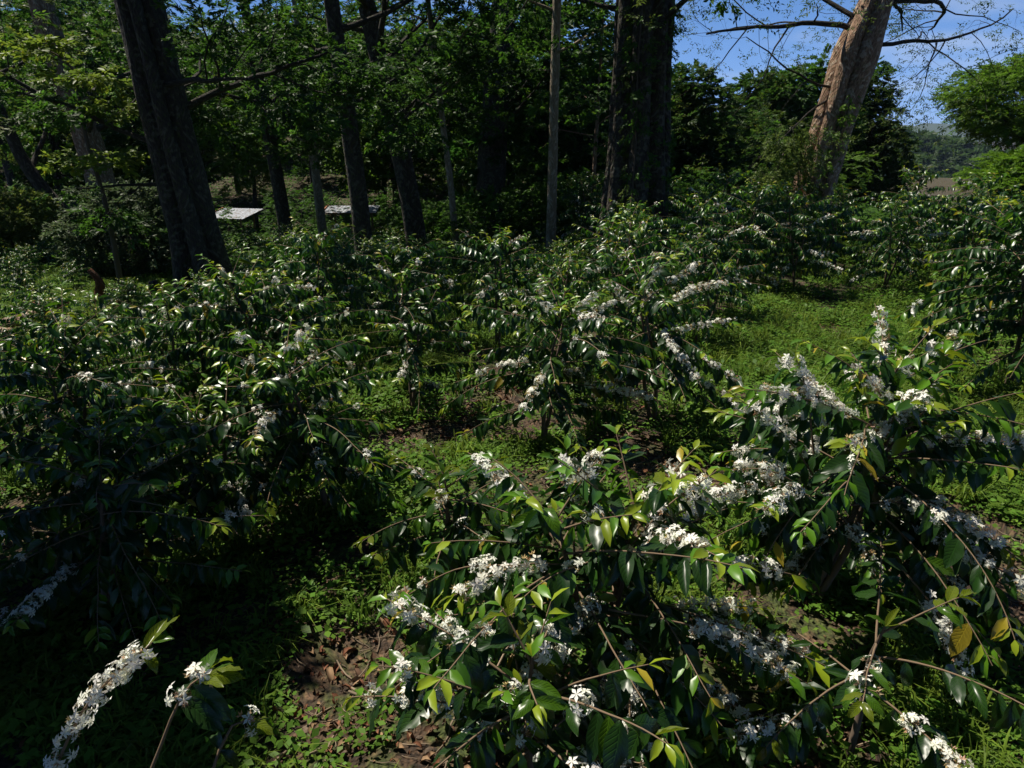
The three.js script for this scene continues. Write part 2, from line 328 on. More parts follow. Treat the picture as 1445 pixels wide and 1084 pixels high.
const NEAR = [
  // seed, [x, z], turn, shape, label
  [1, [0.42, -2.5], 0.3, { h: 1.08, spread: 0.85, bloom: 0.34, stems: 3, gap: 0.12, sprays: [[[0.36, 0.76, -2.5], [-0.24, 0.8, -2.25], 0.95], [[0.41, 0.69, -2.3], [1.21, 0.48, -2.1], 0.95], [[0.37, 0.63, -2.2], [-0.21, 0.52, -1.75], 0.7], [[0.29, 0.73, -2.6], [0.25, 1.22, -2.75], 0.8], [[0.12, 0.76, -2.5], [-0.51, 0.65, -2.4], 0.5], [[0.41, 0.68, -2.5], [0.9, 1.19, -2.6], 0.6], [[-0.09, 0.60, -1.98], [0.15, 0.78, -2.12], -1], [[0.02, 0.62, -1.98], [0.10, 0.80, -2.05], -1], [[-0.35, 0.56, -1.95], [-0.15, 0.65, -2.05], -1]] }, 'large coffee shrub thick with white blossom beside the bare leaf-littered earth'],
  [2, [0.12, -1.72], 1.1, { h: 0.85, spread: 0.6, bloom: 0.4, gap: 0.2, stems: 2, sprays: [[[0.23, 0.8, -2.3], [0.03, 0.58, -1.7], 0.85]] }, 'low blossoming coffee shrub with pale bare twigs in front of the large blossoming shrub'],
  [3, [1.78, -3.25], 2.0, { h: 1.42, spread: 0.85, bloom: 0.3, stems: 3, gap: 0.2, sprays: [[[1.7, 0.76, -3.2], [1.2, 1.26, -3.3], 0.8], [[1.68, 0.81, -3.1], [2.03, 1.28, -3.1], 0.9], [[1.69, 0.74, -3], [1.76, 0.54, -2.6], 0.95], [[1.72, 0.77, -3], [2.2, 0.77, -2.8], 0.8], [[1.57, 1.02, -3.1], [1.45, 1.5, -3.2], 0.7], [[1.62, 0.77, -3.1], [1.0, 1.03, -2.9], 0.8], [[1.53, 0.83, -3], [1.14, 0.99, -2.6], 0.8]] }, 'tall blossoming coffee shrub standing at the edge of the green weedy clearing'],
  [4, [1.5, -2.15], 0.7, { h: 0.72, spread: 0.7, bloom: 0.2, gap: 0.5, bare: 0.15, sprays: [[[1.89, 0.61, -2.7], [2.04, 0.28, -2.3], 0.9]] }, 'shaded low coffee shrub with long drooping flower sprays below the tall shrub'],
  [5, [-1.1, -1.2], 0.4, { h: 0.8, spread: 0.3, bloom: 0.2, gap: 0.6, sprays: [[[-1.38, 0.76, -1.38], [-1.02, 1.24, -1.5], 1.2], [[-1.09, 0.79, -1.45], [-0.92, 1.04, -1.6], 0.3], [[-0.92, 0.75, -1.45], [-0.8, 0.84, -1.6], 0.6]] }, 'small coffee shrub with a long upright spike of white blossom in deep shade'],
  [6, [0.25, -5.3], 1.9, { leaf: 0.90, h: 1.2, spread: 0.85, bloom: 0.24, stems: 2 }, 'broad coffee shrub with drooping flowering branches in the middle of the plot'],
  [7, [1.35, -5.8], 2.9, { leaf: 0.85, h: 1.42, spread: 0.9, bloom: 0.2, stems: 2 }, 'tall dark coffee shrub between the broad drooping shrub and the clearing'],
  [8, [-1.0, -6.1], 0.2, { leaf: 0.72, h: 1.35, spread: 0.65, bloom: 0.16, stems: 2 }, 'slim cone-shaped coffee shrub rising from a patch of grass'],
  [9, [-1.3, -4.1], 1.4, { leaf: 0.80, h: 1.2, spread: 0.7, bloom: 0.12, stems: 3, gap: 0.05 }, 'round coffee shrub with few flowers next to the mossy grass gap'],
  [10, [-2.1, -5.6], 2.2, { leaf: 0.74, h: 1.4, spread: 0.8, bloom: 0.16, stems: 3, gap: 0.05 }, 'glossy coffee shrub with cream flower sprays behind the grass gap'],
  [11, [-3.3, -4.5], 0.9, { leaf: 0.76, h: 1.2, spread: 0.85, bloom: 0.12, stems: 3, gap: 0.05 }, 'spreading coffee shrub with yellow-green shoot tips at the shaded border'],
  [12, [-2.35, -3.1], 2.6, { leaf: 0.80, h: 1.05, spread: 0.75, bloom: 0.04, stems: 3, gap: 0.05 }, 'dark coffee shrub with almost no flowers in deep tree shade'],
  [13, [5.25, -6.6], 1.2, { leaf: 0.90, h: 1.8, spread: 1.0, bloom: 0.12, stems: 3 }, 'big bushy coffee shrub on the far side of the weedy clearing'],
  [15, [-2.9, -5.5], 0.5, { leaf: 0.74, h: 1.15, spread: 0.7, bloom: 0.1, stems: 2 }, 'bushy coffee shrub between the glossy shrub and the spreading shrub'],
  [16, [-2.0, -3.9], 2.5, { leaf: 0.80, h: 0.95, spread: 0.6, bloom: 0.08, stems: 2, gap: 0.08 }, 'low coffee shrub half in shade beside the mossy grass gap'],
  [14, [-0.35, -3.4], 0.2, { h: 0.7, spread: 0.5, bloom: 0.2, stems: 2, gap: 0.15 }, 'small coffee shrub low among the weeds behind the bare earth'],
];
for (const a of NEAR) nearShrub(...a);
console.log('near shrubs');

const CLEAR = [[4.6, -8.6, 1.7, 1.0], [3.3, -8.6, 1.0, 0.9], [6.2, -9.3, 1.2, 1.0], [4.2, -5.4, 1.1, 1.6], [3.2, -7.4, 0.9, 0.9], [-0.8, -9.8, 0.7, 0.9], [-1.3, -7.0, 0.7, 0.6], [-7.3, -11.6, 1.5, 1.1], [-2.2, -4.5, 0.5, 0.5], [-5.9, -12.4, 1.0, 0.9]];
const inClear = (x, z) => CLEAR.some(([a, b, c, d]) => ((x - a) / c) ** 2 + ((z - b) / d) ** 2 < 1);
const ROW = [[21, { h: 1.55, spread: 0.75, bloom: 0.04, stems: 2 }], [22, { h: 1.4, spread: 0.7, bloom: 0.06, stems: 2 }], [23, { h: 1.65, spread: 0.8, bloom: 0.025, stems: 2 }], [24, { h: 1.3, spread: 0.7, bloom: 0.08, stems: 2 }], [25, { h: 1.5, spread: 0.85, bloom: 0.02, stems: 3 }], [26, { h: 1.7, spread: 0.8, bloom: 0.16, stems: 2 }]].map(([a, o]) => rowShrub(a, { ...o, step: 0.085, leaf: 0.82 }));
const rowSpots = [];
{
  const r = rngOf(77); let row = 0;
  for (let d = 6.6; d < 22; d += 1.45 + d * 0.012, row++) {
    for (let x = -0.9 * d - 0.6; x < 0.9 * d + 0.6; x += x < 0 ? 1.2 : 1.35) {
      const px = x + (row % 2) * 0.7 + (r() - 0.5) * 0.6, pz = -d + (r() - 0.5) * 0.6, pick = r(), turn = r() * TAU, s = 0.88 + r() * 0.28;
      if (inClear(px, pz) || NEAR.some((q) => Math.hypot(q[1][0] - px, q[1][1] - pz) < 1.15)) continue;
      if (Math.hypot(px + 5.8, pz + 12.1) < 1.1 || Math.hypot(px - 2.8, pz + 15.2) < 1.3) continue;
      if (d > 16 && px > 4) continue;
      rowSpots.push([px, pz, pick, turn, s]);
    }
  }
  for (const [x, z] of [[-4.4, -5.7], [-4.3, -3.6], [-3.6, -6.3], [-3.0, -7.2], [-5.0, -6.8], [6.6, -5.6], [-3.5, -2.4]]) rowSpots.push([x, z, r(), r() * TAU, 0.85 + r() * 0.2]);
}
const MARKS = [[-6.6, -10.5, 'the forked stump'], [-6.75, -9.3, 'the T-shaped stump'], [-6.55, -8, 'the split weathered log'], [-5.8, -12.2, 'the massive fluted trunk'], [-11.2, -19.2, 'the double-stemmed tree'], [-8.6, -15.2, 'the pale bush'], [-11.4, -22, 'the slope-roofed shed'], [-6.3, -21.5, 'the flat-roofed shed'], [-3.55, -16.2, 'the straight pole-like trunk'], [-2.5, -18.2, 'the crooked dark trunk'], [-0.85, -22, 'the hollow dark trunk'], [0.98, -17, 'the slender pale trunk'], [2.75, -15.2, 'the huge upright trunk'], [7.4, -17, 'the leaning reddish tree'], [6.2, -10.2, 'the far clearing edge'], [3.6, -9.6, 'the bare clearing patch'], [5.25, -6.6, 'the big bushy shrub'], [1.35, -5.8, 'the tall dark shrub'], [-1, -6.1, 'the slim cone-shaped shrub'], [-2.1, -5.6, 'the cream-sprayed shrub'], [-3.3, -4.5, 'the yellow-tipped spreading shrub'], [-0.8, -9.8, 'the small grassy gap'], [9, -13, 'the dark round-lobed trees']];
const nearMark = (x, z) => MARKS.reduce((a, m) => { const d = Math.hypot(m[0] - x, m[1] - z); return d < a[0] ? [d, m[2]] : a; }, [1e9, ''])[1];
const BLOOM = ['with a few white sprays', 'with several white sprays', 'with hardly any blossom', 'with cream and white sprays', 'without blossom', 'heavy with white blossom'];
rowSpots.forEach(([x, z, pick, turn, s], i) => {
  const rightRow = x > 2.2 && z < -9.3, k = rightRow ? (pick < 0.5 ? 5 : pick < 0.75 ? 2 : 3) : Math.floor(pick * 5);
  const c = ROW[k].clone(); c.name = numbered('coffee_shrub'); scene.add(c);
  c.position.set(x, H(x, z) - 0.01, z); c.rotation.y = turn; c.scale.setScalar(s * (rightRow ? 0.9 : x / -z < -0.36 && z < -7.2 ? 0.42 : x / -z < -0.36 && z < -4.9 ? 0.52 : z < -11 && x / -z < 0.14 ? 0.52 : z < -9 && x < 0.5 ? 0.72 : 0.88));
  const label = `${c.scale.x < 0.62 ? 'small' : c.scale.x < 0.86 ? 'middling' : 'full-grown'} glossy coffee shrub ${BLOOM[k]} close to ${nearMark(x, z)}`;
  c.userData = { label, category: 'coffee shrub', group: 'coffee shrubs on the plantation' };
});
console.log('row shrubs', rowSpots.length);

// ------------------------------------------------------------------ trees
// twig with leaves, used many times over in the crowns; leaf length L in a sprig about 1 unit long
function sprig(seed, nl, L, wd, flat, dark) {
  const r = rngOf(seed), pos = [], idx = [], col = [];
  for (let i = 0; i < nl; i++) {
    const t = 0.15 + 0.85 * i / nl, sg = i % 2 ? 1 : -1, c = V(t * 0.8, -0.12 * t * t + (r() - 0.5) * 0.1, (r() - 0.5) * 0.12 + sg * 0.02);
    const dir = V(0.35 + r() * 0.5, (r() - 0.6) * flat, sg * (0.4 + r() * 0.6)).normalize(), l = L * (0.7 + r() * 0.6);
    const tan = dir.clone().cross(V((r() - 0.5) * 0.8, 1, (r() - 0.5) * 0.8)).normalize(), nrm = tan.clone().cross(dir);
    const k = pos.length / 3, q = [c, c.clone().addScaledVector(dir, l * 0.45).addScaledVector(tan, l * wd).addScaledVector(nrm, l * 0.06), c.clone().addScaledVector(dir, l).addScaledVector(nrm, -l * 0.1), c.clone().addScaledVector(dir, l * 0.45).addScaledVector(tan, -l * wd).addScaledVector(nrm, l * 0.06)];
    const g = 0.75 + r() * 0.5, tone = r() < dark ? [g * 1.6, g * 1.15, g * 0.9] : [g, g, g];
    q.forEach((v) => { pos.push(v.x, v.y, v.z); col.push(...tone); }); idx.push(k, k + 1, k + 2, k, k + 2, k + 3);
  }
  return geoOf(pos, idx, null, col);
}
const SPRIGS = { broad: [1, 2].map((i) => sprig(300 + i, 16, 0.36, 0.24, 0.9, 0.08)), fine: [3, 4].map((i) => sprig(300 + i, 26, 0.22, 0.2, 0.6, 0.05)), sparse: [5, 6].map((i) => sprig(300 + i, 9, 0.2, 0.2, 1.2, 0.1)), dense: [7, 8].map((i) => sprig(300 + i, 24, 0.34, 0.26, 1.0, 0.04)) };

// grows a limb and its side branches; collects bark tubes and the places where leaves sit
function grow(r, p, dir, len, rad, level, o, tubes, tips) {
  const n = Math.max(4, Math.round(len / (o.seg ?? 0.45))), pts = [p.clone()], rads = [rad]; let d = dir.clone().normalize(), q = p.clone();
  for (let i = 1; i <= n; i++) {
    const wd = o.wander * (level ? 1.5 : 1); d.add(V((r() - 0.5) * wd, (r() - 0.5) * wd + o.rise * (level ? 0.6 : 1), (r() - 0.5) * o.wander)).normalize();
    q = q.clone().addScaledVector(d, len / n); pts.push(q); rads.push(rad * lerp(1, 0.28, i / n));
    if (level < o.levels && i > n * 0.28 && r() < o.fork) {
      const s = d.clone().cross(V(r() - 0.5, r() - 0.5, r() - 0.5)).normalize(), nd = d.clone().multiplyScalar(0.55).addScaledVector(s, 0.85).add(V(0, o.lift ?? 0, 0)).normalize();
      grow(r, q, nd, len * (0.35 + r() * 0.3), rads[i] * 0.5, level + 1, o, tubes, tips);
    }
    if (level >= o.levels - 1 && i > n * 0.45 && r() < 0.6) tips.push([q.clone(), d.clone()]);
  }
  tips.push([q.clone(), d.clone()]);
  tubes.push(tube(pts, rads, level ? 4 : 7));
}
function sprigCloud(r, tips, per, reach, flat, size, cols, hang = 0) {
  const ms = [], cs = [];
  for (const [p, d] of tips) for (let k = 0; k < per; k++) {
    const v = V(r() * 2 - 1, r() * 2 - 1, r() * 2 - 1); if (v.lengthSq() > 1) v.multiplyScalar(0.6); v.multiplyScalar(reach); v.y *= flat;
    const dir = V(v.x, 0, v.z).normalize().multiplyScalar(0.7).add(d.clone().multiplyScalar(0.4)).add(V((r() - 0.5), (r() - 0.5) * 0.7 - hang, (r() - 0.5)));
    ms.push(frame(p.clone().add(v), dir, V((r() - 0.5) * 0.6, 1, (r() - 0.5) * 0.6), (r() - 0.5) * 0.8, size * (0.7 + r() * 0.6)));
    const c = cols[Math.floor(r() * cols.length)], g = 0.8 + r() * 0.4; cs.push(lin(c[0] * g, c[1] * g, c[2] * g));
  }
  return [ms, cs];
}
const GREEN = { rich: [[0.043, 0.105, 0.013], [0.055, 0.126, 0.016], [0.039, 0.089, 0.015]], deep: [[0.031, 0.082, 0.011], [0.039, 0.097, 0.013], [0.031, 0.071, 0.013]], mid: [[0.058, 0.147, 0.014], [0.070, 0.163, 0.018], [0.047, 0.116, 0.013]], bright: [[0.12, 0.24, 0.016], [0.14, 0.26, 0.02], [0.09, 0.19, 0.014]], grey: [[0.055, 0.105, 0.030], [0.047, 0.095, 0.024]], olive: [[0.062, 0.105, 0.018], [0.078, 0.116, 0.018], [0.039, 0.084, 0.012]] };

// a tree whose trunk is drawn from points [x, y, z, radius]; limbs leave it at given heights
function tallTree(seed, name, label, o) {
  const r = rngOf(seed), b = o.trunk[0], t = thing(name, label, 'tree', o.group), gy = H(b[0], b[2]); t.position.set(b[0], gy, b[2]);
  const ctrl = o.trunk.map((p) => V(p[0] - b[0], p[1], p[2] - b[2])), n = o.rings ?? 40, curve = new THREE.CatmullRomCurve3(ctrl), pts = curve.getPoints(n - 1);
  const rad = pts.map((_, i) => { const u = i / (n - 1) * (o.trunk.length - 1), k = Math.min(o.trunk.length - 2, Math.floor(u)); return lerp(o.trunk[k][3], o.trunk[k + 1][3], u - k); });
  const ph = [r() * 6, r() * 6, r() * 6, r() * 6], fl = o.flute ?? 0.06, k = o.ridges ?? 5, fh = o.flare ?? 1;
  const shape = (th, s, run) => {
    const w = th + 0.45 * Math.sin(th + ph[0]) + 0.3 * Math.sin(2 * th + ph[1]) + (o.twist ?? 0.05) * run;
    const ridge = Math.sqrt(Math.abs(Math.cos(w * k / 2 + ph[2]))), fine = n3(Math.cos(th) * 2.2, run * 0.55, Math.sin(th) * 2.2 + seed) * 0.05 + n3(Math.cos(th) * 6, run * 0.8, Math.sin(th) * 6 + seed) * 0.025;
    const root = fh * Math.exp(-run / (o.flareH ?? 0.7)) * (0.35 + 0.65 * Math.pow(Math.abs(Math.cos(w * 2.5 + ph[3])), 2));
    return (1 - fl + fl * 1.25 * ridge) * (1 + fine + root);
  };
  part(t, 'trunk', tube(pts, rad, o.sides ?? 28, shape), o.bark);
  const allTips = [];
  for (const [h, az, el, len, rr] of o.limbs ?? []) {
    const u = clamp(h), p = curve.getPoint(u), tubes = [], tips = [];
    grow(r, p, V(Math.sin(az) * Math.cos(el), Math.sin(el), -Math.cos(az) * Math.cos(el)), len, rr, 0, { levels: 2, fork: 0.45, wander: 0.3, rise: 0.03, seg: 0.5, ...o.grow }, tubes, tips);
    part(t, 'limb', mergeGeometries(tubes), o.limbBark ?? o.bark); allTips.push(...tips);
  }
  if (o.crown && allTips.length) {
    const [ms, cs] = sprigCloud(r, allTips, o.crown.per, o.crown.reach, o.crown.flat ?? 0.5, o.crown.size, o.crown.cols, o.crown.hang);
    stuff(t, 'crown', SPRIGS[o.crown.kind][seed % 2], M.treeLeaf, ms, cs);
  }
  return t;
}
const DEG = Math.PI / 180;
function limbs(seed, n, from, to, len, rad, elLo = 5, elHi = 50) { const r = rngOf(seed), a = []; for (let i = 0; i < n; i++) a.push([lerp(from, to, (i + r() * 0.6) / n), (i * 137 + r() * 60) * DEG, lerp(elLo, elHi, r()) * DEG, len * (0.65 + r() * 0.6), rad * (0.6 + r() * 0.5)]); return a; }

tallTree(401, 'shade_tree', 'massive dark fluted tree trunk leaning over the coffee rows beside the mossy stumps', { trunk: [[-5.75, -0.5, -12.4, 0.42], [-5.85, 1.2, -12.4, 0.37], [-5.98, 3.0, -12.4, 0.35], [-6.15, 5.0, -12.5, 0.32], [-6.5, 8, -12.6, 0.26], [-6.9, 11, -12.9, 0.14]], bark: M.barkDark, flute: 0.55, ridges: 6, twist: 0.08, flare: 0.75, flareH: 0.9, sides: 56, rings: 60,
  limbs: [[0.36, -1.3, 0.25, 2.6, 0.06], [0.42, 1.1, 0.3, 3.2, 0.07], [0.47, 2.2, 0.15, 2.4, 0.06], [0.44, -0.4, 0.4, 2.8, 0.06], [0.3, -2.2, 0.1, 1.6, 0.04], [0.8, 0.7, 0.9, 1.6, 0.09], [0.95, 2.2, 1.1, 1.5, 0.08]], grow: { levels: 2, fork: 0.5, wander: 0.45, rise: -0.01, seg: 0.35 }, crown: { kind: 'broad', per: 9, reach: 0.55, size: 0.24, cols: [...GREEN.mid, ...GREEN.deep] } });
tallTree(402, 'shade_tree', 'double-stemmed tree with reddish bark leaning apart behind the pale bush', { trunk: [[-11.2, -0.3, -19.2, 0.42], [-11.3, 1.2, -19.2, 0.36], [-11.5, 3.4, -19.2, 0.33], [-11.9, 6, -19.2, 0.28], [-12, 10, -19.2, 0.18]], bark: M.barkRed, flute: 0.25, ridges: 5, flare: 0.5, limbBark: M.barkDark,
  limbs: [[0.06, -1.75, 0.95, 7.5, 0.24], [0.5, 1.1, 0.3, 3.6, 0.1], [0.52, -0.9, 0.35, 3.6, 0.1], [0.5, 2.4, 0.35, 2.6, 0.08], [0.58, 0.3, 0.4, 3.5, 0.1], [0.55, -2.2, 0.4, 2.6, 0.08]], crown: { kind: 'broad', per: 7, reach: 0.9, size: 0.34, cols: [...GREEN.mid, ...GREEN.olive] } });
const slim = (seed, label, x, z, h, rad, lean, bark, extra = {}) => tallTree(seed, 'forest_tree', label, { trunk: [[x, -0.3, z, rad], [x + lean * 0.15, h * 0.2, z, rad * 0.9], [x + lean * 0.45, h * 0.45, z, rad * 0.8], [x + lean * 0.8, h * 0.75, z, rad * 0.62], [x + lean, h, z, rad * 0.35]], bark, flute: 0.12, flare: 0.35, flareH: 0.5, sides: 16, rings: 30, limbs: limbs(seed, extra.n ?? 9, extra.from ?? 0.4, extra.to ?? 0.66, extra.len ?? 2.6, Math.min(0.09, rad * 0.34), -5, 35), crown: { kind: extra.kind ?? 'broad', per: (extra.per ?? 5) * 2, reach: 0.85, size: extra.size ?? 0.32, cols: extra.cols ?? [...GREEN.mid, ...GREEN.deep] }, group: 'forest trees behind the coffee', ...extra.o });
slim(403, 'slim tree with curving limbs between the fluted trunk and the white-roofed shed', -8.0, -24, 10, 0.24, -0.6, M.barkDark, { per: 6 });
slim(404, 'thin pale forked tree behind the gap between the two white-roofed sheds', -7.0, -25, 9, 0.17, -0.2, M.barkPale, { per: 6, from: 0.36 });
slim(405, 'straight dark pole-like trunk standing right against the white-roofed shed', -3.55, -16.2, 10, 0.23, -0.5, M.barkDark, { n: 5, from: 0.42, len: 2, per: 5 });
slim(406, 'crooked dark trunk curving up beside the straight pole-like trunk', -2.5, -18.2, 10, 0.3, -1.5, M.barkDark, { n: 10, from: 0.4, per: 5, o: { flute: 0.25 } });
slim(407, 'very thin grey tree between the crooked trunk and the hollow dark trunk', -1.65, -20, 9, 0.1, -0.7, M.barkPale, { n: 8, from: 0.45, len: 2, per: 4 });
slim(408, 'hollow broad dark trunk with heavy crossing limbs in the forest shade', -0.85, -25, 12, 0.55, 0.8, M.barkDark, { n: 11, from: 0.32, to: 0.75, len: 4, per: 6, o: { flute: 0.3, flare: 0.6 } });
slim(409, 'slender pale straight trunk standing alone in front of the dark forest', 0.98, -17, 11, 0.125, 0.05, M.barkPale, { n: 5, from: 0.42, to: 0.7, len: 1.8, per: 4 });
slim(410, 'thin pale sapling between the slender pale trunk and the huge ivy-clad trunk', 2.45, -21, 6.5, 0.07, 0.1, M.barkRed, { n: 6, from: 0.4, len: 1.8, per: 6 });
tallTree(411, 'shade_tree', 'huge upright fluted trunk wrapped in creeper rising behind the middle coffee rows', { trunk: [[2.75, -0.3, -15.2, 0.7], [2.75, 1.5, -15.2, 0.62], [2.7, 3.5, -15.2, 0.56], [2.65, 6, -15.2, 0.5], [2.6, 9, -15.3, 0.4], [2.6, 12, -15.4, 0.2]], bark: M.barkDark, flute: 0.45, ridges: 8, twist: 0.03, flare: 0.4, sides: 64, rings: 60,
  limbs: limbs(4110, 6, 0.44, 0.6, 2.6, 0.09, 0, 30), crown: { kind: 'broad', per: 6, reach: 0.6, size: 0.25, cols: GREEN.mid } });
tallTree(412, 'shade_tree', 'leaning tree with sunlit reddish fluted bark and nearly bare crooked branches', { trunk: [[7.25, -0.4, -17, 0.5], [7.4, 1.2, -17, 0.42], [7.65, 2.8, -17, 0.42], [7.9, 4.2, -17, 0.47], [8.15, 5.2, -17, 0.38], [8.7, 7.6, -17.2, 0.28], [9.3, 11, -17.4, 0.12]], bark: M.barkRed, flute: 0.55, ridges: 5, twist: 0.12, flare: 0.4, sides: 72, rings: 80, limbBark: M.barkDark,
  limbs: [[0.62, 0.3, 1.2, 3.2, 0.26], [0.58, -1.35, 0.12, 4.2, 0.07], [0.42, -1.45, 0.0, 2.8, 0.035], [0.4, -1.7, -0.35, 3.0, 0.03], [0.52, 1.35, 0.3, 4.4, 0.055], [0.66, 1.5, 0.5, 4.5, 0.07], [0.62, -1.2, 0.3, 4.4, 0.06], [0.64, 0.8, 0.4, 3.5, 0.07], [0.85, -0.6, 0.6, 4, 0.08]], grow: { levels: 3, fork: 0.55, wander: 0.42, rise: 0.012, seg: 0.3 }, crown: { kind: 'sparse', per: 2, reach: 0.3, flat: 0.8, size: 0.34, cols: GREEN.olive } });
console.log('tall trees');

// rounded background trees: lobed crowns of leaf sprigs on a short trunk
function lobedTree(seed, name, label, o) {
  const r = rngOf(seed), t = thing(name, label, 'tree', o.group), gy = H(o.x, o.z); t.position.set(o.x, gy, o.z);
  const base = -0.3, cy = o.cy - gy, cb = Math.max(0.5, cy - o.ry * 0.6), pts = curvePts([V(0, base, 0), V((r() - 0.5) * 0.4, cb * 0.5, 0), V((r() - 0.5) * 0.6, cb, (r() - 0.5) * 0.5), V((r() - 0.5) * 0.6, cy + o.ry * 0.3, 0)], 14);
  part(t, 'trunk', tube(pts, pts.map((_, i) => o.tr * lerp(1, 0.35, i / 13)), 10), M.barkDark);
  const ms = [], cs = [], centre = V(o.off?.[0] ?? 0, cy, o.off?.[1] ?? 0);
  for (let k = 0; k < o.lobes; k++) {
    const y = 1 - 2 * (k + 0.5) / o.lobes, a = k * 2.39996 + r(), q = Math.sqrt(1 - y * y), f = 0.62 + r() * 0.3;
    const c = centre.clone().add(V(Math.cos(a) * q * o.rx * f, y * o.ry * f, Math.sin(a) * q * o.rx * f)), lr = o.lobe * (0.7 + r() * 0.6);
    if (k % 2 === 0) { const st = V(0, lerp(cb * 0.8, cy, r() * 0.6), 0); part(t, 'limb', tube(curvePts([st, st.clone().lerp(c, 0.5).add(V(0, -0.1, 0)), c], 6), [0.3, 0.26, 0.2, 0.15, 0.1, 0.04].map((x) => x * o.tr), 5), M.barkDark); }
    for (let s = 0; s < o.per; s++) {
      const v = V(r() * 2 - 1, r() * 2 - 1, r() * 2 - 1).normalize(); if (v.y < -0.3 && r() < 0.6) v.y *= -0.6;
      const rr = lr * (0.55 + 0.5 * r()), p = c.clone().add(V(v.x * rr, v.y * rr * (o.flat ?? 0.62), v.z * rr));
      ms.push(frame(p, V(v.x + (r() - 0.5), v.y * 0.5 + (r() - 0.6) * 0.7, v.z + (r() - 0.5)), V((r() - 0.5), 1, (r() - 0.5)), 0, o.size * (0.7 + r() * 0.6)));
      const cc = o.cols[Math.floor(r() * o.cols.length)], g = 0.8 + r() * 0.4; cs.push(lin(cc[0] * g, cc[1] * g, cc[2] * g));
    }
  }
  stuff(t, 'crown', SPRIGS[o.kind ?? 'dense'][seed % 2], M.treeLeaf, ms, cs);
  return t;
}
const LOBED = [
  ['broad_tree', 'bright green spreading tree with layered crown beside the open sky', { x: 23.4, z: -32, cy: 3.7, rx: 3.6, ry: 2.2, lobes: 46, per: 210, lobe: 1.1, size: 0.46, tr: 0.25, cols: GREEN.bright, kind: 'fine', flat: 0.4 }],
  ['broad_tree', 'low bright green tree under the spreading layered tree', { x: 21.9, z: -28, cy: 0.5, rx: 2.7, ry: 1.5, lobes: 28, per: 190, lobe: 0.95, size: 0.42, tr: 0.15, cols: GREEN.bright, kind: 'fine', flat: 0.45 }],
  ['broad_tree', 'low yellow-green bush-like tree between the low bright tree and the pasture', { x: 23.5, z: -27.5, cy: 0.6, rx: 2.6, ry: 1.6, lobes: 22, per: 110, lobe: 0.95, size: 0.4, tr: 0.15, cols: GREEN.mid, kind: 'fine', flat: 0.45 }],
  ['dark_tree', 'tall dark dense tree with rounded lobes behind the leaning tree', { x: 19.3, z: -40, cy: 3.0, rx: 1.5, ry: 3.2, lobes: 30, per: 90, lobe: 0.85, size: 0.42, tr: 0.35, cols: GREEN.rich }],
  ['dark_tree', 'dark round-lobed tree whose crown sinks towards the blue valley', { x: 21.0, z: -40.5, cy: 0.2, rx: 2.0, ry: 2.6, lobes: 26, per: 90, lobe: 0.9, size: 0.42, tr: 0.3, cols: GREEN.rich }],
  ['dark_tree', 'dark leafy tree with open branching crown left bare of flowers near the leaning trunk', { x: 12.9, z: -36, cy: 3.0, rx: 1.7, ry: 2.2, lobes: 26, per: 100, lobe: 0.95, size: 0.42, tr: 0.25, cols: [...GREEN.mid, ...GREEN.deep] }],
  ['dark_tree', 'mid green tree with wispy top between two darker crowns', { x: 15.8, z: -38, cy: 3.2, rx: 2.0, ry: 2.7, lobes: 24, per: 100, lobe: 1.0, size: 0.42, tr: 0.25, cols: GREEN.mid }],
  ['dark_tree', 'dense dark tree crowding against the huge creeper-clad trunk', { x: 6.0, z: -25, cy: 2.2, rx: 1.2, ry: 2.6, lobes: 30, per: 90, lobe: 0.7, size: 0.32, tr: 0.3, cols: GREEN.rich }],
  ['dark_tree', 'smaller dark tree filling the shade under the mid green tree', { x: 9.8, z: -31, cy: 1.0, rx: 2.2, ry: 1.9, lobes: 24, per: 100, lobe: 0.9, size: 0.34, tr: 0.2, cols: [...GREEN.deep, ...GREEN.mid] }],
  ['pale_bush', 'pale grey-green leafy bush in front of the double-stemmed tree', { x: -8.6, z: -15.2, cy: 0.5, rx: 1.35, ry: 1.0, lobes: 24, per: 60, lobe: 0.45, size: 0.24, tr: 0.06, cols: [[0.09, 0.13, 0.055], [0.07, 0.11, 0.045]], kind: 'broad' }],
  ['pale_bush', 'yellow-green round bush among darker undergrowth near the double-stemmed tree', { x: -12.6, z: -17, cy: 0.5, rx: 1.0, ry: 0.8, lobes: 18, per: 55, lobe: 0.4, size: 0.24, tr: 0.06, cols: [[0.13, 0.18, 0.03], [0.1, 0.15, 0.03]], kind: 'broad' }],
  ['feathery_tree', 'bright feathery yellow-green tree behind the white-roofed shed', { x: -12.5, z: -33, cy: 2.2, rx: 1.6, ry: 2.6, lobes: 24, per: 60, lobe: 0.85, size: 0.55, tr: 0.14, cols: [[0.11, 0.21, 0.016], [0.08, 0.18, 0.014]], kind: 'fine' }],
];
